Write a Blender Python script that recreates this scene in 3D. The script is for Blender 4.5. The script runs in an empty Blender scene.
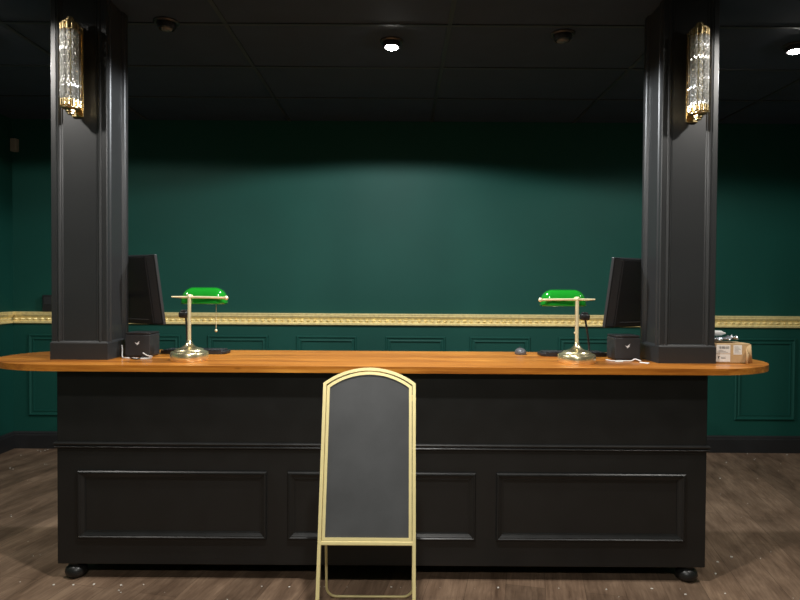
import bpy, bmesh, math, random
from mathutils import Vector, Matrix
random.seed(7)
PI = math.pi
sc = bpy.context.scene
C = sc.collection

# ------------------------------------------------------------------ materials
def mat(name, col, rough=0.5, metal=0.0, var=0.0, scale=20.0, coat=0.0, bump=0.0, bscale=200.0,
        spec=0.5, rvar=0.0, stretch=(1, 1, 1), emit=None, estr=0.0, trans=0.0, ior=1.5):
    m = bpy.data.materials.new(name); m.use_nodes = True
    nt = m.node_tree; N = nt.nodes; L = nt.links
    b = N['Principled BSDF']
    b.inputs['Base Color'].default_value = (*col, 1)
    b.inputs['Roughness'].default_value = rough
    b.inputs['Metallic'].default_value = metal
    b.inputs['Specular IOR Level'].default_value = spec
    b.inputs['IOR'].default_value = ior
    b.inputs['Coat Weight'].default_value = coat
    b.inputs['Coat Roughness'].default_value = 0.08
    b.inputs['Transmission Weight'].default_value = trans
    if emit:
        b.inputs['Emission Color'].default_value = (*emit, 1)
        b.inputs['Emission Strength'].default_value = estr
    tc = N.new('ShaderNodeTexCoord')
    mp = N.new('ShaderNodeMapping'); mp.inputs['Scale'].default_value = stretch
    L.new(tc.outputs['Object'], mp.inputs['Vector'])
    if var > 0:
        n = N.new('ShaderNodeTexNoise'); n.inputs['Scale'].default_value = scale; n.inputs['Detail'].default_value = 4
        L.new(mp.outputs['Vector'], n.inputs['Vector'])
        r = N.new('ShaderNodeMapRange')
        r.inputs['From Min'].default_value = 0.25; r.inputs['From Max'].default_value = 0.75
        r.inputs['To Min'].default_value = 1 - var; r.inputs['To Max'].default_value = 1 + var
        L.new(n.outputs['Fac'], r.inputs['Value'])
        h = N.new('ShaderNodeHueSaturation'); h.inputs['Color'].default_value = (*col, 1)
        L.new(r.outputs['Result'], h.inputs['Value']); L.new(h.outputs['Color'], b.inputs['Base Color'])
        if rvar > 0:
            r2 = N.new('ShaderNodeMapRange')
            r2.inputs['To Min'].default_value = rough - rvar; r2.inputs['To Max'].default_value = rough + rvar
            L.new(n.outputs['Fac'], r2.inputs['Value']); L.new(r2.outputs['Result'], b.inputs['Roughness'])
    if bump > 0:
        n3 = N.new('ShaderNodeTexNoise'); n3.inputs['Scale'].default_value = bscale; n3.inputs['Detail'].default_value = 3
        L.new(mp.outputs['Vector'], n3.inputs['Vector'])
        bp = N.new('ShaderNodeBump'); bp.inputs['Strength'].default_value = bump; bp.inputs['Distance'].default_value = 0.002
        L.new(n3.outputs['Fac'], bp.inputs['Height']); L.new(bp.outputs['Normal'], b.inputs['Normal'])
    return m

M = {}
M['wall'] = mat('green_eggshell_paint', (0.0048, 0.063, 0.047), 0.62, var=0.06, scale=3, bump=0.12, bscale=260, spec=0.28)
M['ceiling'] = mat('black_tile_with_flare_haze', (0.024, 0.040, 0.074), 0.8, var=0.15, scale=6, bump=0.2, bscale=300)  # black tile, with the blue of lens-flare haze mixed into its colour
M['grid'] = mat('black_grid_bar', (0.03, 0.034, 0.042), 0.5, var=0.1)
M['baseboard'] = mat('black_baseboard_paint', (0.016, 0.016, 0.017), 0.5, var=0.1)
M['black_paint'] = mat('charcoal_black_satin_paint', (0.0112, 0.0115, 0.0112), 0.37, var=0.12, scale=9, bump=0.10, bscale=120, spec=0.5, rvar=0.06)
M['column'] = mat('charcoal_column_paint', (0.0225, 0.0235, 0.0240), 0.40, var=0.08, scale=5, bump=0.08, bscale=150, spec=0.5)
M['gold_rail'] = mat('gilded_rail', (0.97, 0.78, 0.36), 0.36, metal=0.25, var=0.18, scale=40)
M['gold_sign'] = mat('pale_gold_paint', (0.90, 0.77, 0.37), 0.42, metal=0.2, var=0.04, scale=30)
M['brass'] = mat('polished_brass', (0.88, 0.78, 0.48), 0.26, metal=0.9, var=0.04, scale=30)
M['brass_satin'] = mat('satin_brass', (0.86, 0.76, 0.48), 0.42, metal=0.45, var=0.04, scale=30)
M['gold_dark'] = mat('sconce_gold', (0.82, 0.63, 0.32), 0.26, metal=1.0, var=0.06, scale=40)
M['glass_green'] = mat('cased_green_glass', (0.010, 0.24, 0.018), 0.10, coat=0.6, var=0.04, scale=10)
M['shade_inside'] = mat('white_glass_lining', (0.75, 0.85, 0.75), 0.4)
def crystal_mat():
    m = bpy.data.materials.new('clear_glass_rod'); m.use_nodes = True
    nt = m.node_tree; N = nt.nodes; L = nt.links
    out = N['Material Output']; N.remove(N['Principled BSDF'])
    tr = N.new('ShaderNodeBsdfTransparent'); tr.inputs[0].default_value = (0.96, 0.96, 0.94, 1)
    gl = N.new('ShaderNodeBsdfAnisotropic'); gl.inputs['Color'].default_value = (1, 1, 1, 1); gl.inputs['Roughness'].default_value = 0.16
    df = N.new('ShaderNodeBsdfDiffuse'); df.inputs['Color'].default_value = (0.85, 0.84, 0.80, 1)
    fr = N.new('ShaderNodeFresnel'); fr.inputs['IOR'].default_value = 2.0
    a = N.new('ShaderNodeMixShader'); a.inputs['Fac'].default_value = 0.24
    L.new(tr.outputs[0], a.inputs[1]); L.new(df.outputs[0], a.inputs[2])
    b = N.new('ShaderNodeMixShader')
    L.new(fr.outputs[0], b.inputs['Fac']); L.new(a.outputs[0], b.inputs[1]); L.new(gl.outputs[0], b.inputs[2])
    L.new(b.outputs[0], out.inputs['Surface'])
    return m
M['crystal'] = crystal_mat()
M['frost'] = mat('frosted_glass_tube', (0.86, 0.74, 0.46), 0.35, var=0.1, scale=60)
M['board'] = mat('chalkboard_slate', (0.064, 0.067, 0.069), 0.48, var=0.22, scale=5, bump=0.35, bscale=420, spec=0.45)
M['plastic_black'] = mat('matte_black_plastic', (0.016, 0.016, 0.017), 0.45, var=0.08)
M['plastic_dark'] = mat('dark_grey_plastic', (0.028, 0.029, 0.031), 0.42, var=0.08)
M['plastic_mid'] = mat('grey_plastic', (0.09, 0.09, 0.095), 0.4, var=0.08)
M['screen'] = mat('dark_screen_glass', (0.006, 0.006, 0.008), 0.12)
M['white'] = mat('white_paper', (0.78, 0.77, 0.74), 0.6, var=0.05)
M['white_cable'] = mat('white_cable_jacket', (0.72, 0.71, 0.68), 0.4, var=0.03)
M['beige'] = mat('beige_plastic', (0.34, 0.30, 0.24), 0.5, var=0.05)
M['card'] = mat('brown_cardboard', (0.50, 0.34, 0.17), 0.75, var=0.10, scale=25)
M['label'] = mat('white_label_paper', (0.78, 0.76, 0.70), 0.55, var=0.03)
M['ink'] = mat('grey_printed_ink', (0.12, 0.12, 0.12), 0.6, var=0.05)
M['silver'] = mat('crumpled_silver_film', (0.62, 0.64, 0.68), 0.25, metal=0.75, var=0.3, scale=60)
M['crumb'] = mat('white_plaster_crumb', (0.72, 0.69, 0.62), 0.8, var=0.1)
M['mark'] = mat('white_mark', (0.75, 0.75, 0.75), 0.5, var=0.02)
M['lens_on'] = mat('lit_lamp_lens', (1, 1, 1), 0.4, emit=(1.0, 0.97, 0.92), estr=60)
M['lens_off'] = mat('unlit_lamp_lens', (0.12, 0.12, 0.12), 0.15, var=0.05)
M['housing'] = mat('black_fixture_enamel', (0.022, 0.022, 0.024), 0.4, var=0.05)
M['blue_led'] = mat('blue_port_led', (0.02, 0.03, 0.12), 0.3, emit=(0.05, 0.10, 0.9), estr=0.25)

def wood_mat():
    m = bpy.data.materials.new('varnished_orange_wood'); m.use_nodes = True
    nt = m.node_tree; N = nt.nodes; L = nt.links; b = N['Principled BSDF']
    tc = N.new('ShaderNodeTexCoord')
    def noise(scl, stretch, det=6, rough=0.6):
        mp = N.new('ShaderNodeMapping'); mp.inputs['Scale'].default_value = stretch
        L.new(tc.outputs['Object'], mp.inputs['Vector'])
        n = N.new('ShaderNodeTexNoise'); n.inputs['Scale'].default_value = scl
        n.inputs['Detail'].default_value = det; n.inputs['Roughness'].default_value = rough
        n.inputs['Distortion'].default_value = 0.6
        L.new(mp.outputs['Vector'], n.inputs['Vector']); return n
    g1 = noise(3.0, (0.45, 9, 9)); g2 = noise(2.0, (0.8, 3.0, 6)); g3 = noise(5.0, (0.6, 40, 40))
    cr = N.new('ShaderNodeValToRGB'); e = cr.color_ramp.elements
    e[0].position = 0.36; e[0].color = (0.22, 0.056, 0.006, 1)
    e[1].position = 0.64; e[1].color = (0.78, 0.34, 0.055, 1)
    k = cr.color_ramp.elements.new(0.5); k.color = (0.48, 0.165, 0.019, 1)
    mx = N.new('ShaderNodeMath'); mx.operation = 'MULTIPLY_ADD'; mx.inputs[1].default_value = 0.55
    mx2 = N.new('ShaderNodeMath'); mx2.operation = 'MULTIPLY_ADD'; mx2.inputs[1].default_value = 0.25
    sm = N.new('ShaderNodeMath'); sm.operation = 'MULTIPLY'; sm.inputs[1].default_value = 0.2
    L.new(g3.outputs['Fac'], sm.inputs[0])
    L.new(g2.outputs['Fac'], mx2.inputs[0]); L.new(sm.outputs[0], mx2.inputs[2])
    L.new(g1.outputs['Fac'], mx.inputs[0]); L.new(mx2.outputs[0], mx.inputs[2])
    L.new(mx.outputs[0], cr.inputs['Fac'])
    vo = N.new('ShaderNodeTexVoronoi'); vo.inputs['Scale'].default_value = 3.2
    mp = N.new('ShaderNodeMapping'); mp.inputs['Scale'].default_value = (0.9, 3, 3)
    L.new(tc.outputs['Object'], mp.inputs['Vector']); L.new(mp.outputs['Vector'], vo.inputs['Vector'])
    kr = N.new('ShaderNodeValToRGB'); kr.color_ramp.elements[0].position = 0.02; kr.color_ramp.elements[0].color = (0.25, 0.2, 0.15, 1)
    kr.color_ramp.elements[1].position = 0.07; kr.color_ramp.elements[1].color = (1, 1, 1, 1)
    L.new(vo.outputs['Distance'], kr.inputs['Fac'])
    mm = N.new('ShaderNodeMix'); mm.data_type = 'RGBA'; mm.blend_type = 'MULTIPLY'; mm.inputs['Factor'].default_value = 0.8
    L.new(cr.outputs['Color'], mm.inputs['A']); L.new(kr.outputs['Color'], mm.inputs['B'])
    L.new(mm.outputs['Result'], b.inputs['Base Color'])
    b.inputs['Roughness'].default_value = 0.32
    b.inputs['Coat Weight'].default_value = 0.2; b.inputs['Coat Roughness'].default_value = 0.14
    bp = N.new('ShaderNodeBump'); bp.inputs['Strength'].default_value = 0.12; bp.inputs['Distance'].default_value = 0.002
    L.new(g3.outputs['Fac'], bp.inputs['Height']); L.new(bp.outputs['Normal'], b.inputs['Normal'])
    return m
M['wood'] = wood_mat()

def floor_mat():
    m = bpy.data.materials.new('worn_wood_plank_floor'); m.use_nodes = True
    nt = m.node_tree; N = nt.nodes; L = nt.links; b = N['Principled BSDF']
    tc = N.new('ShaderNodeTexCoord')
    mp = N.new('ShaderNodeMapping'); mp.inputs['Rotation'].default_value = (0, 0, math.radians(90 + 12))
    L.new(tc.outputs['Object'], mp.inputs['Vector'])
    br = N.new('ShaderNodeTexBrick')
    br.inputs['Scale'].default_value = 1.0; br.inputs['Brick Width'].default_value = 1.22; br.inputs['Row Height'].default_value = 0.182
    br.inputs['Mortar Size'].default_value = 0.0016; br.inputs['Mortar Smooth'].default_value = 0.2; br.inputs['Bias'].default_value = 0
    br.offset = 0.37
    br.inputs['Color1'].default_value = (0.80, 0.80, 0.80, 1); br.inputs['Color2'].default_value = (1.2, 1.2, 1.2, 1)
    br.inputs['Mortar'].default_value = (0.55, 0.52, 0.5, 1)
    L.new(mp.outputs['Vector'], br.inputs['Vector'])
    def noise(scl, stretch, det=8, rough=0.62, dist=0.5):
        q = N.new('ShaderNodeMapping'); q.inputs['Scale'].default_value = stretch
        L.new(mp.outputs['Vector'], q.inputs['Vector'])
        n = N.new('ShaderNodeTexNoise'); n.inputs['Scale'].default_value = scl
        n.inputs['Detail'].default_value = det; n.inputs['Roughness'].default_value = rough; n.inputs['Distortion'].default_value = dist
        L.new(q.outputs['Vector'], n.inputs['Vector']); return n
    a = noise(4.0, (0.7, 2.2, 1)); g = noise(6.0, (1.2, 14, 1)); c = noise(1.1, (1, 1, 1), 5)
    s1 = N.new('ShaderNodeMath'); s1.operation = 'MULTIPLY_ADD'; s1.inputs[1].default_value = 0.5
    s2 = N.new('ShaderNodeMath'); s2.operation = 'MULTIPLY_ADD'; s2.inputs[1].default_value = 0.3
    s3 = N.new('ShaderNodeMath'); s3.operation = 'MULTIPLY'; s3.inputs[1].default_value = 0.2
    L.new(c.outputs['Fac'], s3.inputs[0]); L.new(g.outputs['Fac'], s2.inputs[0]); L.new(s3.outputs[0], s2.inputs[2])
    L.new(a.outputs['Fac'], s1.inputs[0]); L.new(s2.outputs[0], s1.inputs[2])
    cr = N.new('ShaderNodeValToRGB'); e = cr.color_ramp.elements
    e[0].position = 0.36; e[0].color = (0.078, 0.046, 0.028, 1)
    e[1].position = 0.66; e[1].color = (0.310, 0.212, 0.140, 1)
    k = cr.color_ramp.elements.new(0.5); k.color = (0.175, 0.113, 0.073, 1)
    L.new(s1.outputs[0], cr.inputs['Fac'])
    mm = N.new('ShaderNodeMix'); mm.data_type = 'RGBA'; mm.blend_type = 'MULTIPLY'; mm.inputs['Factor'].default_value = 1.0
    L.new(cr.outputs['Color'], mm.inputs['A']); L.new(br.outputs['Color'], mm.inputs['B'])
    L.new(mm.outputs['Result'], b.inputs['Base Color'])
    b.inputs['Roughness'].default_value = 0.5
    b.inputs['Specular IOR Level'].default_value = 0.4
    bp = N.new('ShaderNodeBump'); bp.inputs['Strength'].default_value = 0.25; bp.inputs['Distance'].default_value = 0.002
    L.new(g.outputs['Fac'], bp.inputs['Height']); L.new(bp.outputs['Normal'], b.inputs['Normal'])
    return m
M['floor'] = floor_mat()

# ------------------------------------------------------------------ mesh helpers
def bx(bm, x0, x1, y0, y1, z0, z1, bev=0.0, seg=2):
    vs = [bm.verts.new((x, y, z)) for z in (z0, z1) for y in (y0, y1) for x in (x0, x1)]
    f = [(0, 2, 3, 1), (4, 5, 7, 6), (0, 1, 5, 4), (2, 6, 7, 3), (0, 4, 6, 2), (1, 3, 7, 5)]
    fs = [bm.faces.new([vs[i] for i in q]) for q in f]
    if bev > 0:
        es = list({e for q in fs for e in q.edges})
        bmesh.ops.bevel(bm, geom=es, offset=bev, segments=seg, profile=0.5, affect='EDGES')
    return bm

def lathe(bm, prof, cx=0, cy=0, n=32, caps=True):
    rings = []
    for r, z in prof:
        if r < 1e-5:
            rings.append([bm.verts.new((cx, cy, z))])
        else:
            rings.append([bm.verts.new((cx + r * math.cos(2 * PI * k / n), cy + r * math.sin(2 * PI * k / n), z)) for k in range(n)])
    for a, b in zip(rings, rings[1:]):
        for k in range(n):
            k2 = (k + 1) % n
            if len(a) == 1 and len(b) == 1: continue
            if len(a) == 1: bm.faces.new([a[0], b[k2], b[k]])
            elif len(b) == 1: bm.faces.new([a[k], a[k2], b[0]])
            else: bm.faces.new([a[k], a[k2], b[k2], b[k]])
    if caps:
        for rr in (rings[0], rings[-1]):
            if len(rr) > 1:
                try: bm.faces.new(rr)
                except ValueError: pass
    return bm

def tube(bm, pts, r, n=10, closed=False):
    P = [Vector(p) for p in pts]
    m = len(P); rings = []
    t0 = (P[1] - P[0]).normalized()
    up = Vector((0, 0, 1)) if abs(t0.z) < 0.9 else Vector((1, 0, 0))
    u = t0.cross(up).normalized()
    for i in range(m):
        if closed: t = (P[(i + 1) % m] - P[i - 1]).normalized()
        elif i == 0: t = t0
        elif i == m - 1: t = (P[-1] - P[-2]).normalized()
        else: t = (P[i + 1] - P[i - 1]).normalized()
        u = (u - t * u.dot(t)).normalized(); v = t.cross(u)
        rr = r[i] if isinstance(r, (list, tuple)) else r
        rings.append([bm.verts.new(P[i] + (u * math.cos(2 * PI * k / n) + v * math.sin(2 * PI * k / n)) * rr) for k in range(n)])
    rng = range(m) if closed else range(m - 1)
    for i in rng:
        a, b = rings[i], rings[(i + 1) % m]
        for k in range(n):
            bm.faces.new([a[k], a[(k + 1) % n], b[(k + 1) % n], b[k]])
    if not closed:
        bm.faces.new(rings[0]); bm.faces.new(rings[-1])
    return bm

def smooth_path(pts, sub=6):
    P = [Vector(p) for p in pts]; out = []
    for i in range(len(P) - 1):
        p0 = P[max(i - 1, 0)]; p1 = P[i]; p2 = P[i + 1]; p3 = P[min(i + 2, len(P) - 1)]
        for s in range(sub):
            t = s / sub
            out.append(0.5 * ((2 * p1) + (-p0 + p2) * t + (2 * p0 - 5 * p1 + 4 * p2 - p3) * t * t + (-p0 + 3 * p1 - 3 * p2 + p3) * t ** 3))
    out.append(P[-1]); return out

def ring_frame(bm, x0, x1, z0, z1, prof, place):
    """mitred rectangular moulding; prof = [(inset, height)], place(x, z, h) -> point"""
    rings = []
    for o, h in prof:
        rings.append([bm.verts.new(place(x, z, h)) for x, z in ((x0 + o, z0 + o), (x1 - o, z0 + o), (x1 - o, z1 - o), (x0 + o, z1 - o))])
    for a, b in zip(rings, rings[1:]):
        for k in range(4):
            bm.faces.new([a[k], a[(k + 1) % 4], b[(k + 1) % 4], b[k]])
    return bm

def strip2d(bm, pts, w, y0, y1, closed):
    """mitred square strip along a 2D path (x, z), between depths y0..y1"""
    P = [Vector((p[0], p[1])) for p in pts]; m = len(P); L_, R_ = [], []
    for i in range(m):
        a = P[i - 1] if (closed or i > 0) else None
        b = P[(i + 1) % m] if (closed or i < m - 1) else None
        d1 = (P[i] - a).normalized() if a is not None else None
        d2 = (b - P[i]).normalized() if b is not None else None
        if d1 is None: d1 = d2
        if d2 is None: d2 = d1
        n1 = Vector((-d1.y, d1.x)); n2 = Vector((-d2.y, d2.x))
        nn = (n1 + n2).normalized(); s = 1 / max(nn.dot(n1), 0.3)
        L_.append(P[i] + nn * w / 2 * s); R_.append(P[i] - nn * w / 2 * s)
    q = []
    for l, r in zip(L_, R_):
        q.append([bm.verts.new((l.x, y0, l.y)), bm.verts.new((r.x, y0, r.y)), bm.verts.new((r.x, y1, r.y)), bm.verts.new((l.x, y1, l.y))])
    for i in (range(m) if closed else range(m - 1)):
        a, b = q[i], q[(i + 1) % m]
        for k in range(4):
            bm.faces.new([a[k], a[(k + 1) % 4], b[(k + 1) % 4], b[k]])
    if not closed:
        bm.faces.new(q[0]); bm.faces.new(q[-1])
    return bm

def prism(bm, outline, z0, z1, bev=0.0, seg=3):
    b = [bm.verts.new((x, y, z0)) for x, y in outline]; t = [bm.verts.new((x, y, z1)) for x, y in outline]
    n = len(outline)
    fb = bm.faces.new(b[::-1]); ft = bm.faces.new(t)
    for k in range(n):
        bm.faces.new([b[k], b[(k + 1) % n], t[(k + 1) % n], t[k]])
    if bev > 0:
        bmesh.ops.bevel(bm, geom=list(ft.edges) + list(fb.edges), offset=bev, segments=seg, profile=0.5, affect='EDGES')
    return bm

def link(name, bm, m, parent=None, smooth=False, angle=35, loc=None):
    bmesh.ops.recalc_face_normals(bm, faces=bm.faces)
    me = bpy.data.meshes.new(name); bm.to_mesh(me); bm.free()
    me.materials.append(m)
    if smooth:
        for p in me.polygons: p.use_smooth = True
        me.set_sharp_from_angle(angle=math.radians(angle))
    o = bpy.data.objects.new(name, me); C.objects.link(o)
    if parent: o.parent = parent
    if loc is not None: o.location = loc
    return o

def tag(o, label, cat, group=None, kind=None):
    o['label'] = label; o['category'] = cat
    if group: o['group'] = group
    if kind: o['kind'] = kind
    return o

def thing(name, label, cat, loc=(0, 0, 0), rz=0.0, group=None):
    o = bpy.data.objects.new(name, None); C.objects.link(o)
    o.empty_display_size = 0.05
    o.location = loc; o.rotation_euler = (0, 0, rz)
    return tag(o, label, cat, group)

def struct(name, bm, m, label=None, cat=None, **k):
    o = link(name, bm, m, **k); o['kind'] = 'structure'
    if label: o['label'] = label
    if cat: o['category'] = cat
    return o

def dup(root, loc, label, name=None, mirror=False):
    r = root.copy(); C.objects.link(r); r.location = loc; r['label'] = label
    for ch in list(root.children):
        c = ch.copy(); C.objects.link(c); c.parent = r
        for g in list(ch.children):
            d = g.copy(); C.objects.link(d); d.parent = c
    return r

NB = bmesh.new
# ------------------------------------------------------------------ numbers
CX, CZ = 0.089, 1.40            # camera x and height
WB = 5.185                      # back wall
WL, WR, WF = -3.256, 4.05, -2.2 # left, right, front walls
ZC = 2.84                       # ceiling
HC = 1.038                      # counter top height

# ------------------------------------------------------------------ shell
bm = NB(); bx(bm, WL - .1, WR + .1, WF - .1, WB + .1, -0.1, 0); struct('floor', bm, M['floor'], 'brown grey worn wood plank floor', 'floor')
bm = NB(); bx(bm, WL - .1, WR + .1, WF - .1, WB + .1, ZC, ZC + .1)
ceil = struct('ceiling', bm, M['ceiling'], 'black tiled ceiling with a faint grid', 'ceiling')
for y in [WB - .63 * k for k in range(1, 12)]:
    bm = NB(); bx(bm, WL, WR, y - .012, y + .012, ZC - .006, ZC + .004); link('grid_bar', bm, M['grid'], ceil)
for k in range(-2, 4):
    x = 0.35 + 1.22 * k
    bm = NB(); bx(bm, x - .012, x + .012, WF, WB, ZC - .005, ZC + .004); link('grid_bar', bm, M['grid'], ceil)
bm = NB(); bx(bm, WL - .1, WR + .1, WB, WB + .1, 0, ZC); struct('wall_back', bm, M['wall'], 'dark green painted back wall', 'wall')
bm = NB(); bx(bm, WL - .1, WL, WF, WB, 0, ZC); struct('wall_left', bm, M['wall'], 'dark green painted left wall', 'wall')
bm = NB(); bx(bm, WR, WR + .1, WF, WB, 0, ZC); struct('wall_right', bm, M['wall'], 'dark green painted right wall', 'wall')
bm = NB(); bx(bm, WL - .1, WR + .1, WF - .1, WF, 0, ZC); struct('wall_front', bm, M['wall'], 'dark green painted front wall', 'wall')

def skirting(name, a, b, axis, out):
    """moulded baseboard extruded from a to b; out(u, d, z) -> point"""
    prof = [(0, 0), (.018, 0), (.018, .115), (.014, .125), (.014, .135), (.006, .147), (0, .147)]
    bm = NB()
    A = [bm.verts.new(out(a, d, z)) for d, z in prof]; B = [bm.verts.new(out(b, d, z)) for d, z in prof]
    for k in range(len(prof) - 1): bm.faces.new([A[k], A[k + 1], B[k + 1], B[k]])
    bm.faces.new(A); bm.faces.new(B)
    return struct(name, bm, M['baseboard'], 'black baseboard along the wall', 'baseboard')
skirting('baseboard_back', WL, WR, 0, lambda u, d, z: (u, WB - d, z))
skirting('baseboard_left', WF, WB - .018, 1, lambda u, d, z: (WL + d, u, z))
skirting('baseboard_right', WF, WB - .018, 1, lambda u, d, z: (WR - d, u, z))

def chair_rail(name, a, b, out):
    prof = [(0, 0), (.016, 0), (.024, .006), (.024, .020), (.014, .028), (.014, .052), (.022, .058), (.030, .070),
            (.036, .078), (.036, .088), (.040, .092), (.040, .102), (0, .104)]
    bm = NB()
    A = [bm.verts.new(out(a, d, 1.083 + z)) for d, z in prof]; B = [bm.verts.new(out(b, d, 1.083 + z)) for d, z in prof]
    for k in range(len(prof) - 1): bm.faces.new([A[k], A[k + 1], B[k + 1], B[k]])
    bm.faces.new(A); bm.faces.new(B)
    n = int(abs(b - a) / 0.056); step = (b - a) / n
    for i in range(n):                      # carved leaf pattern, part of the rail's own mesh
        u = a + step * (i + .5); h = abs(step) * .40
        c = bm.verts.new(out(u, .033, 1.083 + .040))
        ring = []
        for k in range(8):
            t = 2 * PI * k / 8
            ring.append(bm.verts.new(out(u + h * math.cos(t) + .004 * math.sin(t), 0.0125, 1.083 + .040 + .0115 * math.sin(t))))
        for k in range(8): bm.faces.new([c, ring[k], ring[(k + 1) % 8]])
    return struct(name, bm, M['gold_rail'], 'carved gold chair rail', 'trim', smooth=True, angle=25)
chair_rail('trim_1', WL, WR, lambda u, d, z: (u, WB - d, z))
chair_rail('trim_2', WF, WB - .041, lambda u, d, z: (WL + d, u, z))
chair_rail('trim_3', WF, WB - .041, lambda u, d, z: (WR - d, u, z))

panel_prof = [(0, 0), (0, .012), (.006, .018), (.014, .018), (.020, .010), (.032, .008), (.040, .012), (.046, .012), (.048, 0)]
def pxw(px): return CX + (px - 400) / 115.7
tn = 4
for px in (28.8, 120.5, 208, 296.5, 385.5, 470, 558.5, 646, 735.5):
    x0 = pxw(px)
    bm = NB(); ring_frame(bm, x0, x0 + .522, .285, .992, panel_prof, lambda x, z, h: (x, WB - h, z))
    struct(f'trim_{tn}', bm, M['wall'], 'green wall panel moulding', 'trim'); tn += 1
for k in range(5):
    y0 = 4.45 - .766 * k
    bm = NB(); ring_frame(bm, y0, y0 + .522, .285, .992, panel_prof, lambda x, z, h: (WL + h, x, z))
    struct(f'trim_{tn}', bm, M['wall'], 'green wall panel moulding', 'trim'); tn += 1

# ------------------------------------------------------------------ reception desk
DX, DF, DB = 1.5485, 2.845, 3.40
desk = thing('reception_desk', 'long black panelled reception desk under the wooden counter', 'desk', (.0075, DF, 0))
ZB0, ZB1 = .076, HC - .030
DD = DB - DF
def dplace(x, z, h): return (x, -h, z)
bm = NB(); bx(bm, -DX, DX, 0, DD, ZB0, ZB1, .004, 2); link('body', bm, M['black_paint'], desk)
# bead moulding round front and ends
def band(bm, prof):
    loops = []
    for d, z in prof:
        loops.append([bm.verts.new(p) for p in ((-DX - d, DD, z), (-DX - d, -d, z), (DX + d, -d, z), (DX + d, DD, z))])
    for a, b in zip(loops, loops[1:]):
        for k in range(3): bm.faces.new([a[k], a[k + 1], b[k + 1], b[k]])
zb = .630
bm = NB(); band(bm, [(0, zb), (.004, zb + .002), (.009, zb + .006), (.010, zb + .011), (.006, zb + .015), (.005, zb + .017),
                     (.011, zb + .021), (.013, zb + .027), (.010, zb + .032), (.003, zb + .034), (0, zb + .034)])
link('bead_moulding', bm, M['black_paint'], desk, smooth=True, angle=40)
mp = [(0, 0), (0, .010), (.004, .015), (.009, .016), (.013, .012), (.016, .0115), (.023, .007), (.030, .0035), (.032, .004), (.035, .003), (.035, 0)]
for x0, x1 in ((-1.447, -.548), (-.447, .447), (.546, 1.443)):
    bm = NB(); ring_frame(bm, x0, x1, .203, .527, mp, dplace); link('panel_moulding', bm, M['black_paint'], desk)
bm = NB(); bx(bm, -DX + .03, DX - .03, .30, DD - .02, .012, ZB0 + .002); link('plinth_board', bm, M['black_paint'], desk)
for x in (-1.478, 1.478):
    for y in (.040, DD - .06):
        bm = NB()
        lathe(bm, [(.018, .0), (.036, .005), (.047, .018), (.051, .033), (.047, .048), (.036, .059), (.026, .063), (.024, .068), (.036, .071), (.036, .077)], x, y, 28)
        link('foot', bm, M['black_paint'], desk, smooth=True, angle=50)

# countertop: long slab with half-round ends
cy, cr_ = 3.135, .355
xe, ax = 1.545, .425
out = []
for k in range(25):
    t = -PI / 2 + PI * k / 24; out.append((xe + ax * math.cos(t), cy + cr_ * math.sin(t)))
for k in range(25):
    t = PI / 2 + PI * k / 24; out.append((-xe + ax * math.cos(t), cy + cr_ * math.sin(t)))
bm = NB(); prism(bm, out, HC - .030, HC, .010, 4)
tag(link('countertop', bm, M['wood'], None, smooth=True, angle=40), 'long glossy orange wood countertop with half-round ends', 'countertop')

# ------------------------------------------------------------------ columns
def column(name, cx, label):
    W, D = .280, .235
    y0 = 2.985
    root = thing(name, label, 'column', (cx, y0 + D / 2, HC))
    def face_prof(half):
        # along the face from -half to +half; second value = recess depth
        e = half
        return [(-e + .004, 0), (-e + .026, 0), (-e + .028, .003), (-e + .033, .0), (-e + .039, -.0025), (-e + .045, .001), (-e + .050, .006),
                (-e + .054, .005), (-e + .058, .009),
                (e - .058, .009), (e - .054, .005), (e - .050, .006), (e - .045, .001), (e - .039, -.0025), (e - .033, .0), (e - .028, .003), (e - .026, 0), (e - .004, 0)]
    o = []
    for u, d in face_prof(W / 2): o.append((u, -D / 2 + d))
    for u, d in face_prof(D / 2): o.append((W / 2 - d, u))
    for u, d in face_prof(W / 2): o.append((-u, D / 2 - d))
    for u, d in face_prof(D / 2): o.append((-W / 2 + d, -u))
    bm = NB(); prism(bm, o, .002, ZC - HC); link('shaft', bm, M['column'], root)
    w, d = W / 2 + .003, D / 2 + .006
    bm = NB()
    pr = [(0, 0), (0, .082), (-.003, .088), (-.010, .0935), (-.03, .0935)]
    rings = [[bm.verts.new((sx * (w + i), sy * (d + i), z)) for sx, sy in ((-1, -1), (1, -1), (1, 1), (-1, 1))] for i, z in pr]
    for a, b in zip(rings, rings[1:]):
        for k in range(4): bm.faces.new([a[k], a[(k + 1) % 4], b[(k + 1) % 4], b[k]])
    bm.faces.new(rings[0])
    link('plinth', bm, M['column'], root)
    return root
column('column', -1.507, 'square black panelled column on the left end of the counter')
column('column', 1.520, 'square black panelled column on the right end of the counter')

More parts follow.
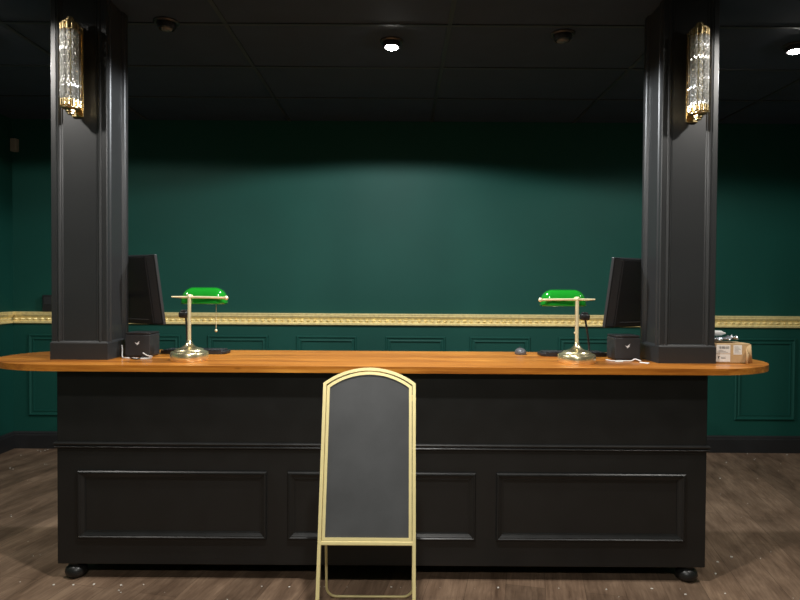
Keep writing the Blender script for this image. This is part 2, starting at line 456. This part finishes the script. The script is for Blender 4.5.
# ------------------------------------------------------------------ sconces
def sconce(x, label, group='glass rod wall sconces'):
    yc = 2.984 - .092
    r0 = .0385
    root = thing('wall_sconce', label, 'wall light', (x, 2.994, 2.24), 0, group)
    oy = -.072
    bm = NB(); bx(bm, -.030, .030, -.012, 0, -.0, .44, .004, 2); link('backplate', bm, M['gold_dark'], root)
    # half-round brass reflector behind the rods
    bm = NB()
    v = []
    for z in (.050, .405):
        v.append([[bm.verts.new((rr * math.cos(PI * k / 16), oy + rr * math.sin(PI * k / 16), z)) for k in range(17)] for rr in (.0430, .0450)])
    for k in range(16):
        a, b = v[0], v[1]
        bm.faces.new([a[0][k], a[0][k + 1], b[0][k + 1], b[0][k]])
        bm.faces.new([a[1][k], a[1][k + 1], b[1][k + 1], b[1][k]])
        bm.faces.new([a[0][k], a[0][k + 1], a[1][k + 1], a[1][k]])
        bm.faces.new([b[0][k], b[0][k + 1], b[1][k + 1], b[1][k]])
    link('reflector', bm, M['gold_dark'], root, smooth=True, angle=40)
    for z0 in (.405, .030):
        bm = NB(); bx(bm, -.022, .022, oy + .039, -.010, z0, z0 + .020, .003); link('bracket', bm, M['gold_dark'], root)
    # scalloped caps: a ring of short tubes round a stepped collar
    for zc, s, nm in ((.398, 1, 'top_cap'), (.058, -1, 'bottom_cap')):
        bm = NB()
        lathe(bm, [(.0, zc), (.045, zc), (.045, zc + s * .008), (.040, zc + s * .012), (.040, zc + s * .034), (.034, zc + s * .038), (.0, zc + s * .038)], 0, oy, 36)
        for k in range(12):
            t = 2 * PI * (k + .5) / 12
            lathe(bm, [(.0, zc - s * .004), (0.0092, zc - s * .004), (0.0092, zc + s * .026), (.006, zc + s * .029), (0, zc + s * .029)], r0 * math.cos(t), oy + r0 * math.sin(t), 12)
        link(nm, bm, M['gold_dark'], root, smooth=True, angle=35)
        bm = NB()
        lathe(bm, [(0, zc + s * .036), (.022, zc + s * .036), (.022, zc + s * .052), (.015, zc + s * .056), (.015, zc + s * .062), (.006, zc + s * .066), (0, zc + s * .067)], 0, oy, 24)
        link('finial', bm, M['gold_dark'], root, smooth=True, angle=35)
    bm = NB(); lathe(bm, [(.016, .062), (.016, .394)], 0, oy, 20); link('brightening_tube', bm, M['frost'], root, smooth=True)  # pale inner tube added to brighten the glass rods
    for k in range(12):
        t = 2 * PI * (k + .5) / 12
        bm = NB()
        # rope-twisted glass rod
        nz, ns = 34, 6
        rings = []
        for j in range(nz + 1):
            z = .060 + .336 * j / nz; tw = 1.1 * j
            rr = .0084 + .0010 * math.cos(j * PI)
            rings.append([bm.verts.new((rr * math.cos(2 * PI * q / ns + tw * .3), rr * math.sin(2 * PI * q / ns + tw * .3), z)) for q in range(ns)])
        for a, b in zip(rings, rings[1:]):
            for q in range(ns): bm.faces.new([a[q], a[(q + 1) % ns], b[(q + 1) % ns], b[q]])
        bm.faces.new(rings[0]); bm.faces.new(rings[-1])
        link('glass_rod', bm, M['crystal'], root, loc=(r0 * math.cos(t), oy + r0 * math.sin(t), 0))
    return root
s1 = sconce(-1.512, 'brass wall sconce of clear glass rods on the left column')
dup(s1, (1.527, 2.994, 2.232), 'brass wall sconce of clear glass rods on the right column')

# ------------------------------------------------------------------ banker's lamps
def banker_lamp(name, x, y, side, label):
    """side=+1: shade reaches to the right of the post, -1: mirrored"""
    root = thing(name, label, 'lamp', (x, y, HC), 0, 'green glass desk lamps')
    s = side
    bm = NB()
    lathe(bm, [(0, .0005), (.090, .0005), (.092, .004), (.092, .036), (.088, .043), (.076, .046), (.070, .050), (.066, .056), (.050, .061),
               (.034, .067), (.022, .077), (.014, .090), (.011, .100), (.0, .100)], 0, 0, 48)
    link('base', bm, M['brass'], root, smooth=True, angle=35)
    bm = NB(); lathe(bm, [(.0, .098), (.0085, .098), (.0085, .310), (.011, .313), (.011, .324), (.0085, .328), (.0, .330)], 0, 0, 20)
    link('post', bm, M['brass_satin'], root, smooth=True, angle=35)
    # horizontal bar in front of the shade
    zt = .315; xl, xr = -.088, .183
    bm = NB()
    tube(bm, [(s * xl, -.002, zt + .001), (s * xl * .5, -.002, zt), (0, -.002, zt), (s * .1, .004, zt - .001), (s * xr, .012, zt - .003)], [.0035, .0055, .006, .006, .006], 12)
    link('yoke_bar', bm, M['brass_satin'], root, smooth=True, angle=40)
    bm = NB()
    lathe(bm, [(0, -.011), (.007, -.009), (.011, 0), (.007, .009), (0, .011)], 0, 0, 16)
    k = link('knob', bm, M['brass_satin'], root, smooth=True, angle=60, loc=(s * (xr - .002), .010, zt - .003))
    # glass shade: stadium plan, domed, open below
    x0, x1 = -.062, .166; cxm = (x0 + x1) / 2; hl = (x1 - x0) / 2; R = .062
    levels = [(0, .280), (0, .288)] + [(R * (1 - math.cos(t)), .292 + .072 * math.sin(t) ** .85) for t in [PI / 2 * q / 12 for q in range(0, 13)]]
    bm = NB(); rows = []
    for off, z in levels:
        rr = max(R - off, .0015); row = []
        for k in range(48):
            t = 2 * PI * k / 48
            ct, st = math.cos(t), math.sin(t)
            row.append(bm.verts.new((s * (cxm + math.copysign(hl - R, ct) + rr * math.copysign(abs(ct) ** .7, ct)), .075 + rr * math.copysign(abs(st) ** .85, st), z)))
        rows.append(row)
    for a, b in zip(rows, rows[1:]):
        for k in range(48): bm.faces.new([a[k], a[(k + 1) % 48], b[(k + 1) % 48], b[k]])
    bm.faces.new(rows[-1])
    sh = link('shade', bm, M['glass_green'], root, smooth=True, angle=80)
    md = sh.modifiers.new('thick', 'SOLIDIFY'); md.thickness = .004; md.offset = -1
    # socket and bulb under the shade
    bm = NB(); tube(bm, [(s * .03, .075, .315), (s * .075, .075, .315)], .014, 16); link('socket', bm, M['brass_satin'], root, smooth=True)
    bm = NB(); tube(bm, [(0, .002, .322), (s * .02, .05, .318), (s * .032, .075, .315)], .006, 10); link('socket_arm', bm, M['brass_satin'], root, smooth=True)
    bm = NB(); tube(bm, [(s * .075, .075, .315), (s * .085, .075, .315), (s * .10, .075, .315), (s * .125, .075, .315), (s * .135, .075, .315)], [.010, .014, .018, .014, .004], 16)
    link('bulb', bm, M['frost'], root, smooth=True)
    # pull chain
    chx = .112 if s > 0 else -.012
    bm = NB(); tube(bm, [(s * chx, .07, .31), (s * chx, .07, .150)], .0014, 6)
    z = .30
    while z > .152:
        bmesh.ops.create_icosphere(bm, subdivisions=1, radius=.0022, matrix=Matrix.Translation((s * chx, .07, z))); z -= .006
    ch = link('pull_chain', bm, M['brass_satin'], root)
    bm = NB(); bmesh.ops.create_uvsphere(bm, u_segments=14, v_segments=10, radius=.007, matrix=Matrix.Translation((s * chx, .07, .144)))
    link('chain_ball', bm, M['brass_satin'], ch, smooth=True)
    return root
LY = 2.99
banker_lamp('desk_lamp', CX + (189.3 - 400) / 600 * LY, LY, 1, 'brass desk lamp with green glass shade near the left column')
banker_lamp('desk_lamp', CX + (577.3 - 400) / 600 * LY, LY, -1, 'brass desk lamp with green glass shade near the right column')

# ------------------------------------------------------------------ monitors on brackets behind the columns
def monitor(s, label):
    """s=-1 left, +1 right. Local: x across, -y = back side that faces the customer, tilted"""
    W, H, T = .61, .380, .040
    yaw = math.radians(30)
    ix, iy = (-1.283 + CX, 3.205) if s < 0 else (1.114 + CX, 3.205)
    c = Vector((ix + s * W / 2 * math.cos(yaw), iy + W / 2 * math.sin(yaw), 1.197 + H / 2))
    root = thing('monitor', label, 'monitor', c, 0, 'monitors behind the columns')
    root.rotation_euler = (math.radians(9), 0, s * yaw)
    def hull(bm, w, h, y0, w2, h2, y1):
        a = [bm.verts.new((sx * w / 2, y0, sz * h / 2)) for sx, sz in ((-1, -1), (1, -1), (1, 1), (-1, 1))]
        b = [bm.verts.new((sx * w2 / 2, y1, sz * h2 / 2)) for sx, sz in ((-1, -1), (1, -1), (1, 1), (-1, 1))]
        for k in range(4): bm.faces.new([a[k], a[(k + 1) % 4], b[(k + 1) % 4], b[k]])
        bm.faces.new(a); bm.faces.new(b)
    bm = NB(); bx(bm, -W / 2, W / 2, -.006, .012, -H / 2, H / 2, .003); link('bezel', bm, M['plastic_dark'], root)
    bm = NB(); hull(bm, W - .004, H - .004, -.005, W - .09, H - .012, -.030)
    bmesh.ops.bevel(bm, geom=bm.edges[:], offset=.006, segments=2, affect='EDGES')
    link('back_shell', bm, M['plastic_black'], root)
    bm = NB(); bx(bm, -W / 2 + .012, W / 2 - .012, .0115, .0135, -H / 2 + .018, H / 2 - .012); link('screen', bm, M['screen'], root)
    bm = NB(); bx(bm, -W * .36, W * .36, -.0315, -.029, -H / 2 + .030, -H / 2 + .034); link('port_groove', bm, M['plastic_mid'], root)
    # bracket to the column, in world axes
    cxw = s * 1.5155
    inv = root.matrix_basis.inverted()
    bm = NB()
    hit = Vector((s * 1.52, 3.223, 1.33))
    p1 = inv @ hit; p2 = Vector((0, -.02, -.03)); p2.x = p1.x * .8
    bx(bm, p2.x - .05, p2.x + .05, -.037, -.028, -.08, .02, .002)
    link('bracket_plate', bm, M['plastic_black'], root); bm = NB()
    tube(bm, [p1, (p1 + p2) / 2, p2], .016, 12)
    link('bracket_arm', bm, M['plastic_black'], root)
    return root
monitor(-1, 'black monitor seen from behind beside the left column')
monitor(1, 'black monitor seen from behind beside the right column')

# ------------------------------------------------------------------ receipt printers
def printer(x0, x1, label, group='cube receipt printers'):
    y0 = 3.10
    W = x1 - x0; H = .129
    root = thing('receipt_printer', label, 'printer', ((x0 + x1) / 2, y0 + .0625, HC), 0, group)
    bm = NB(); bx(bm, -W / 2, W / 2, -.0625, .0625, .006, H - .012, .004, 2); link('body', bm, M['plastic_dark'], root)
    bm = NB(); bx(bm, -W / 2 + .001, W / 2 - .001, -.0615, .0625, H - .0105, H, .004, 2); link('lid', bm, M['plastic_black'], root)
    bm = NB(); bx(bm, -W / 2 + .006, W / 2 - .006, -.058, .058, .001, .007); link('base', bm, M['plastic_black'], root)
    bm = NB(); bx(bm, -.045, .045, -.050, -.044, H - .002, H + .0012); link('paper_slot', bm, M['plastic_mid'], root)
    # small white emblem: a tilted bird-like tick
    bm = NB()
    pts = [(-.013, .006), (-.004, .001), (.001, .004), (.012, .014), (.007, .004), (.010, .001), (.002, -.006), (-.003, -.010), (-.003, -.004), (-.009, -.001)]
    a = [bm.verts.new((px, -.0640, .072 + pz)) for px, pz in pts]; b = [bm.verts.new((px, -.0620, .072 + pz)) for px, pz in pts]
    bm.faces.new(a)
    for k in range(len(pts)): bm.faces.new([a[k], a[(k + 1) % len(pts)], b[(k + 1) % len(pts)], b[k]])
    link('emblem', bm, M['mark'], root)
    return root
printer(-1.422 + CX, -1.292 + CX, 'black cube receipt printer with white emblem under the left monitor')
printer(1.114 + CX, 1.246 + CX, 'black cube receipt printer with white emblem under the right monitor')

# cables, papers around the printers
def cable(name, pts, r, m, label, cat='cable'):
    bm = NB(); tube(bm, smooth_path(pts), r, 8); return tag(link(name, bm, m, None, smooth=True, angle=60), label, cat)
def P(px, py, d, z=None):
    """point on the ray of a photo position, at depth d"""
    return (CX + (px - 400) / 600 * d, d, z)
zc = HC
def cp(px, d, z): return (CX + (px - 400) / 600 * d, d, zc + z)
cable('charging_cable', [cp(122.0, 3.13, .06), cp(122.2, 3.10, .03), cp(122.4, 3.06, .004), cp(127, 3.035, .0035), cp(133, 3.03, .0035), cp(139, 3.02, .0035), cp(146, 3.04, .0035), cp(152, 3.05, .010), cp(147, 3.03, .018), cp(143, 3.035, .030)],
      .0032, M['white_cable'], 'white cable lying loosely in front of the left printer')
cable('charging_cable', [cp(607, 3.09, .004), cp(612, 3.05, .0035), cp(618, 3.04, .0035), cp(625, 3.045, .0035), cp(632, 3.05, .0035), cp(636, 3.05, .012), cp(642, 3.03, .004), cp(648, 2.955, .0035)][:7],
      .0032, M['white_cable'], 'white cable lying loosely in front of the right printer')
cable('power_cable', [cp(127, 3.05, .010), cp(133, 3.015, .0035), cp(137, 3.00, .0035), cp(141, 3.03, .008), cp(146, 3.05, .006)], .003, M['plastic_black'],
      'short black cable curled over the white cable by the left printer')
def slip(name, pts, label, m):
    bm = NB()
    t = [bm.verts.new((x, y, z + .0012)) for x, y, z in pts]; b = [bm.verts.new((x, y, z)) for x, y, z in pts]
    bm.faces.new(t); bm.faces.new(b[::-1])
    for k in range(len(pts)): bm.faces.new([b[k], b[(k + 1) % len(pts)], t[(k + 1) % len(pts)], t[k]])
    return tag(link(name, bm, m), label, 'paper')
slip('paper_slip', [cp(616, 3.02, .001), cp(624, 3.02, .001), cp(624, 3.06, .004), cp(616, 3.06, .004)], 'white paper slip at the front of the right printer', M['white'])
slip('paper_slip', [cp(640, 2.99, .001), cp(649, 2.955, .001), cp(651, 2.985, .001), cp(642, 3.02, .001)], 'pale paper strip between the right printer and column', M['white'])
slip('paper_slip', [cp(140, 3.025, .001), cp(148, 3.03, .001), cp(152, 3.06, .002), cp(146, 3.06, .002)], 'white paper slip at the front of the left printer', M['white'])

# ------------------------------------------------------------------ keyboards, mouse, gooseneck stands
def keyboard(x0, x1, label):
    root = thing('keyboard', label, 'keyboard', ((x0 + x1) / 2, 3.32, HC), 0, 'keyboards behind the lamps')
    W = x1 - x0
    o = []
    for k in range(36):
        t = 2 * PI * k / 36
        o.append((W / 2 * math.copysign(abs(math.cos(t)) ** .35, math.cos(t)), .065 * math.copysign(abs(math.sin(t)) ** .35, math.sin(t))))
    bm = NB(); prism(bm, o, .001, .016, .004, 2)
    for v in bm.verts: v.co.z += max(0, -v.co.y) * .06 if v.co.z > .008 else 0
    link('case', bm, M['plastic_black'], root, smooth=True, angle=30)
    for r in range(4):
        n = 13
        bm = NB()
        for i in range(n):
            x = -W / 2 + .022 + (W - .044) * (i + .5) / n; y = -.045 + .03 * r; w = (W - .044) / n * .42
            bx(bm, x - w, x + w, y - .012, y + .012, .0185, .023 + max(0, -y) * .03, .0015, 1)
        link('key_row', bm, M['plastic_dark'], root)
    return root
keyboard(CX + (163 - 400) / 600 * 3.32, CX + (229 - 400) / 600 * 3.32, 'black keyboard lying behind the left desk lamp')
keyboard(CX + (539 - 400) / 600 * 3.32, CX + (606 - 400) / 600 * 3.32, 'black keyboard lying behind the right desk lamp')
mouse = thing('computer_mouse', 'small grey computer mouse beside the right keyboard', 'mouse', (CX + (521 - 400) / 600 * 3.36, 3.36, HC))
bm = NB()
lathe(bm, [(.0, .001), (.030, .001), (.032, .008), (.030, .020), (.022, .030), (.010, .035), (0, .036)], 0, 0, 28)
for v in bm.verts: v.co.y *= 1.55
link('body', bm, M['plastic_mid'], mouse, smooth=True, angle=60)
bm = NB(); tube(bm, [(-.003, .02, .036), (.003, .02, .036)], .006, 12); link('scroll_wheel', bm, M['plastic_black'], mouse, smooth=True)
def gooseneck(px, top, foot, label):
    d = 3.17
    root = thing('gooseneck_stand', label, 'stand', (CX + (foot - 400) / 600 * d, d, HC), 0, 'black gooseneck stands behind the lamps')
    bm = NB(); lathe(bm, [(0, .001), (.032, .001), (.032, .007), (.012, .013), (.006, .022), (0, .022)], 0, 0, 28); link('base', bm, M['plastic_black'], root, smooth=True, angle=40)
    dx = (top - foot) / 600 * d
    bm = NB(); tube(bm, smooth_path([(0, 0, .018), (0, 0, .07), (dx * .4, 0, .14), (dx * .9, -.004, .200), (dx, -.008, .212)]), .0055, 10); link('neck', bm, M['plastic_black'], root, smooth=True)
    bm = NB()
    sgn = 1 if top > foot else -1
    hx = dx + (px - top) / 600 * d
    bx(bm, hx - .023, hx + .023, -.034, .022, .203, .238, .012, 4)
    bx(bm, hx - .014, hx + .014, -.028, .016, .232, .246, .006, 3)
    link('head', bm, M['plastic_black'], root, smooth=True, angle=40)
    return root
gooseneck(184.5, 186, 187.5, 'small black head on a thin black stand behind the left lamp')
gooseneck(584.5, 585, 589.5, 'small black head on a thin black stand behind the right lamp')

# ------------------------------------------------------------------ carton with papers on the right end
cb = thing('cardboard_box', 'small torn brown cardboard box with white labels right of the column', 'box', (1.757, 3.063, HC))
X0, X1, Y0, Y1, ZT = -.088, .088, -.062, .062, .100
bm = NB()
def quad(bm, pts): return bm.faces.new([bm.verts.new(p) for p in pts])
bx(bm, X0, X1, Y0, Y1, .001, ZT, .003, 2); link('carton', bm, M['card'], cb)
bm = NB()                                   # flap curling out from the lower right of the front
rows = []
for i in range(13):
    t = i / 12
    ang = t * 1.9
    rr = .036
    x = X1 - .002 - rr * (math.sin(ang)) * 1.15 * .9
    y = Y0 - .002 - rr * (1 - math.cos(ang)) * .9
    rows.append([bm.verts.new((x + .012 * (1 - t), y, .004)), bm.verts.new((x + .004, y * 1.0, .050 + .046 * (1 - t) ** .8))])
for a, b in zip(rows, rows[1:]): bm.faces.new([a[0], b[0], b[1], a[1]])
fl = link('flap', bm, M['card'], cb, smooth=True, angle=80)
md = fl.modifiers.new('thick', 'SOLIDIFY'); md.thickness = .003; md.offset = 0
for (a, b, z0, z1, lab) in ((-.083, -.012, .049, .093, 'label with barcode'), (-.083, -.012, .008, .046, 'label with small print'), (.004, .046, .044, .092, 'label with lines of print')):
    bm = NB(); bx(bm, a, b, Y0 - .0014, Y0 + .0002, z0, z1)
    lb = link('paper_label', bm, M['label'], cb); lb['label'] = lab
    bm = NB(); yy0, yy1 = Y0 - .0020, Y0 - .0010
    if 'barcode' in lab:
        rnd = random.Random(3); x = a + .014
        while x < b - .008:
            w = rnd.choice((.0008, .0014, .0022)); bx(bm, x, x + w, yy0, yy1, z1 - .020, z1 - .008); x += w + rnd.choice((.0012, .0018, .003))
        for i in range(3): bx(bm, a + .012, b - .012 - .012 * i, yy0, yy1, z0 + .006 + .005 * i, z0 + .0074 + .005 * i)
    elif 'small' in lab:
        bx(bm, a + .010, a + .014, yy0, yy1, z0 + .016, z1 - .010); bx(bm, a + .010, a + .020, yy0, yy1, z1 - .013, z1 - .010)
        for i in range(2): bx(bm, a + .024, b - .024, yy0, yy1, z0 + .016 + .006 * i, z0 + .018 + .006 * i)
    else:
        for i in range(6): bx(bm, a + .005, b - .006 - .006 * (i % 3), yy0, yy1, z0 + .008 + .006 * i, z0 + .0092 + .006 * i)
    link('print', bm, M['ink'], lb)
# crumpled silver film and rolled white paper on the carton
bm = NB()
nx, ny = 16, 8
rnd = random.Random(11)
g = [[bm.verts.new((-.085 + .128 * i / nx + .01 * j / ny, -.05 + .085 * j / ny + .008 * math.sin(i * 1.3),
                    .010 + .014 * (i / nx) + abs(rnd.gauss(0, .006)) + .006 * math.sin(i * 1.1 + j * .9))) for j in range(ny + 1)] for i in range(nx + 1)]
for i in range(nx):
    for j in range(ny): bm.faces.new([g[i][j], g[i + 1][j], g[i + 1][j + 1], g[i][j + 1]])
mn = min(v.co.z for v in bm.verts)
for v in bm.verts: v.co.z += .0025 - mn
fo = tag(link('silver_wrapper', bm, M['silver'], None, smooth=True, angle=20, loc=(1.757, 3.063, HC + ZT)), 'crumpled silver wrapper lying on the cardboard box', 'wrapper')
md = fo.modifiers.new('thick', 'SOLIDIFY'); md.thickness = .0015; md.offset = 0
bm = NB(); tube(bm, [(-.087, 0, 0), (-.075, 0, 0), (-.045, -.004, .001), (-.027, -.005, .001), (-.017, -.006, 0), (-.008, -.006, 0)], [.011, .013, .013, .012, .006, .004], 14)
tag(link('white_tube', bm, M['white'], None, smooth=True, angle=40, loc=(1.757, 3.063, HC + ZT + .047)), 'white tube with a narrow tip on top of the silver wrapper', 'tube')

# ------------------------------------------------------------------ wall things
ws = thing('wall_sensor', 'small beige box high on the back wall in the left corner', 'sensor', (pxw(17.2), WB, 2.61))
bm = NB(); bx(bm, -.025, .025, -.05, 0, -.055, .055, .006, 2); link('case', bm, M['beige'], ws)
bm = NB(); bx(bm, -.018, .018, -.053, -.049, -.035, .010, .002); link('lens', bm, M['beige'], ws)
cbx = thing('control_box', 'black box on the wall above the gold rail behind the left column', 'box', (pxw(53.0), WB, 1.259))
bm = NB(); bx(bm, -.065, .065, -.05, 0, -.071, .071, .006, 2); link('case', bm, M['plastic_black'], cbx)
bm = NB(); bx(bm, -.05, .05, -.053, -.049, -.01, .055, .002); link('cover', bm, M['plastic_dark'], cbx)

# ------------------------------------------------------------------ arched chalkboard sign
SX, SY = -.040, 2.325
sign = thing('chalkboard_sign', 'arched blank chalkboard stand with gold frame in front of the desk', 'sign', (SX, SY, 0))
TH = math.radians(14.9)
def lean(o): o.rotation_euler = (-TH, 0, 0); return o
HWd, ZS, ZA, RZ = .1990, 1.024, 1.090, .392
def arch(hw, zs, sag, n=18):
    R = (hw * hw + sag * sag) / (2 * sag); c0 = zs + sag - R; a = math.asin(hw / R)
    return [(R * math.sin(-a + 2 * a * k / n), c0 + R * math.cos(-a + 2 * a * k / n)) for k in range(n + 1)]
tw = .0135
hw = HWd - tw / 2
path = [(-hw, .004)] + arch(hw, ZS - .002, ZA - ZS - .002) + [(hw, .004)]
bm = NB(); strip2d(bm, path, tw, -.011, .011, False)
bmesh.ops.bevel(bm, geom=[e for e in bm.edges if len(e.link_faces) == 2 and e.calc_face_angle(0) > .9], offset=.003, segments=2, affect='EDGES')
lean(link('frame', bm, M['gold_sign'], sign))
bm = NB(); bx(bm, -hw + .005, hw - .005, -.010, .010, RZ - .022, RZ - .006, .003, 2); lean(link('cross_rail', bm, M['gold_sign'], sign))
ih = HWd - .0222
ipath = arch(ih, ZS - .014, ZA - ZS - .007) + [(ih, RZ + .001), (-ih, RZ + .001)]
bm = NB(); strip2d(bm, ipath, .0125, -.008, .008, True)
bmesh.ops.bevel(bm, geom=[e for e in bm.edges if e.calc_face_angle(0) > .9], offset=.0025, segments=2, affect='EDGES')
lean(link('inner_frame', bm, M['gold_sign'], sign))
bm = NB()
bp_ = arch(ih, ZS - .014, ZA - ZS - .007) + [(ih, RZ + .002), (-ih, RZ + .002)]
a = [bm.verts.new((x, -.002, z)) for x, z in bp_]; b = [bm.verts.new((x, .005, z)) for x, z in bp_]
bm.faces.new(a); bm.faces.new(b)
for k in range(len(bp_)): bm.faces.new([a[k], a[(k + 1) % len(bp_)], b[(k + 1) % len(bp_)], b[k]])
lean(link('board', bm, M['board'], sign))
# bent-tube rear leg, hinged near the shoulders
hz = .93; hy = math.tan(TH) * hz
by = 2.694 - SY
r = .0058; wv = .195; cr2 = .045
pts = [(-wv, hy + .012, hz)]
def rl(zv): return hy + .012 + (by - hy - .012) * (hz - zv) / (hz - r)
for k in range(1, 8): pts.append((-wv, rl(hz - (hz - r - cr2) * k / 8), hz - (hz - r - cr2) * k / 8))
for k in range(9):
    t = PI / 2 * k / 8; z = r + cr2 - cr2 * math.sin(t); pts.append((-wv + cr2 - cr2 * math.cos(t), rl(z), z))
pts += [(-x, y, z) for x, y, z in reversed(pts)]
bm = NB(); tube(bm, pts, r, 12); link('rear_leg', bm, M['gold_sign'], sign, smooth=True, angle=50)
for sx in (-1, 1):
    bm = NB(); bx(bm, sx * .190 - .006, sx * .190 + .006, hy - .004, hy + .020, hz - .012, hz + .012, .002); link('hinge', bm, M['gold_sign'], sign)

# ------------------------------------------------------------------ crumbs on the floor
rnd = random.Random(5)
heaps = [NB(), NB(), NB()]
def crumb(x, y, s):
    if abs(x - .0075) < 1.60 and y > 2.80:
        if y > 2.95: return
        y = 2.79
    bm = heaps[1] if y < 2.80 else heaps[0] if x < 0 else heaps[2]
    bmesh.ops.create_icosphere(bm, subdivisions=1, radius=s, matrix=Matrix.Translation((x, y, s * .5)) @ Matrix.Rotation(rnd.random() * 3, 4, 'Z') @ Matrix.Diagonal((1 + rnd.random(), 1, .6, 1)))
def fpx(px, py):
    d = 600 * CZ / (py - (289 + (px - 400) * .0044)); return (CX + (px - 400) / 600 * d, d)
for px, py in ((37, 452), (44, 452), (47, 451), (40, 453), (9, 470), (12, 471), (44, 466), (46, 466), (20, 457), (60, 582), (75, 586), (93, 588), (118, 594), (122, 587), (143, 588), (120, 596),
               (32, 559), (10, 519), (757, 460), (758, 459), (729, 463), (723, 479), (735, 558), (736, 559), (722, 564), (708, 493), (750, 454), (790, 455), (765, 560), (720, 576), (730, 596), (322, 586), (393, 586), (264, 586), (290, 590), (500, 588), (560, 587), (610, 592), (655, 590), (690, 597)):
    x, y = fpx(px, py); crumb(x, y, rnd.uniform(.0026, .0056))
for i in range(200):
    crumb(rnd.uniform(-3.0, 3.6), rnd.uniform(1.9, 5.0), rnd.uniform(.0010, .0024))
for bm, lab in zip(heaps, ('white plaster crumbs scattered on the floor left of the desk', 'white plaster crumbs scattered on the floor in front of the desk', 'white plaster crumbs scattered on the floor right of the desk')):
    tag(link('plaster_crumbs', bm, M['crumb']), lab, 'crumbs', kind='stuff')

# ------------------------------------------------------------------ ceiling downlights
def downlight(x, y, lit, label, group):
    root = thing('downlight', label, 'ceiling light', (x, y, ZC), 0, group)
    bm = NB(); lathe(bm, [(.050, -.001), (.068, -.001), (.068, -.006), (.060, -.012), (.050, -.010), (.050, -.001)], 0, 0, 36, caps=False)
    link('trim_ring', bm, M['housing'], root, smooth=True, angle=40)
    bm = NB(); lathe(bm, [(.0, -.002), (.046, -.002), (.050, -.020), (.046, -.038), (.042, -.038), (.036, -.026), (0, -.024)], 0, 0, 32)
    link('eyeball', bm, M['housing'], root, smooth=True, angle=50)
    bm = NB(); lathe(bm, [(0, -.026), (.030, -.026), (.034, -.036), (.028, -.044), (.014, -.049), (0, -.050)], 0, 0, 28)
    link('lens', bm, M['lens_on'] if lit else M['lens_off'], root, smooth=True, angle=60)
    return root
LIGHTS = []
def lamp(x, y, watts, label, group, col=(0.93, 0.97, 1.0), size=164, blend=.30):
    r = downlight(x, y, True, label, group)
    l = bpy.data.lights.new('downlight_beam', 'SPOT'); l.energy = watts; l.color = col
    l.spot_size = math.radians(size); l.spot_blend = blend; l.shadow_soft_size = .05
    o = bpy.data.objects.new('downlight_beam', l); C.objects.link(o); o.parent = r; o.location = (0, 0, -.062)
    return r
DLY = 3.515
lamp(CX - .058, DLY, 115, 'lit ceiling downlight above the middle of the counter', 'lit downlights', size=163, blend=.12)
lamp(2.39, DLY + .02, 17, 'lit ceiling downlight at the far right beyond the right column', 'lit downlights')
lamp(-2.39, DLY, 8, 'lit ceiling downlight beyond the left column', 'lit downlights')
lamp(.05, 1.88, 125, 'lit ceiling downlight in front of the desk in the middle', 'lit downlights', col=(1.0, .97, .93))
lamp(-2.15, 2.35, 58, 'lit ceiling downlight in front of the left column', 'lit downlights', col=(1.0, .96, .90), size=170, blend=.06)
lamp(2.15, 2.35, 58, 'lit ceiling downlight in front of the right column', 'lit downlights', col=(1.0, .96, .90), size=166, blend=.10)
lamp(.05, -.6, 120, 'lit ceiling downlight behind the viewpoint', 'lit downlights', col=(1.0, .97, .92))
downlight(CX - 1.275, 3.28, False, 'unlit ceiling downlight left of the lit one', 'unlit downlights')
downlight(CX + .905, 3.40, False, 'unlit ceiling downlight right of the lit one', 'unlit downlights')

# ------------------------------------------------------------------ world, camera, view
w = bpy.data.worlds.new('world'); sc.world = w; w.use_nodes = True
w.node_tree.nodes['Background'].inputs[0].default_value = (0.02, 0.025, 0.03, 1)
w.node_tree.nodes['Background'].inputs[1].default_value = 0.2
cam = bpy.data.cameras.new('camera'); co = bpy.data.objects.new('camera', cam); C.objects.link(co)
cam.sensor_width = 36; cam.sensor_fit = 'HORIZONTAL'; cam.lens = 27.0; cam.clip_start = .05
co.matrix_world = Matrix.Translation((CX, 0, CZ)) @ Matrix.Rotation(PI / 2 - math.radians(1.05), 4, 'X') @ Matrix.Rotation(math.radians(.36), 4, 'Z')
sc.camera = co
sc.view_settings.view_transform = 'Standard'; sc.view_settings.look = 'None'
sc.view_settings.exposure = 0.5; sc.view_settings.gamma = 1.0; sc.view_settings.use_curve_mapping = False
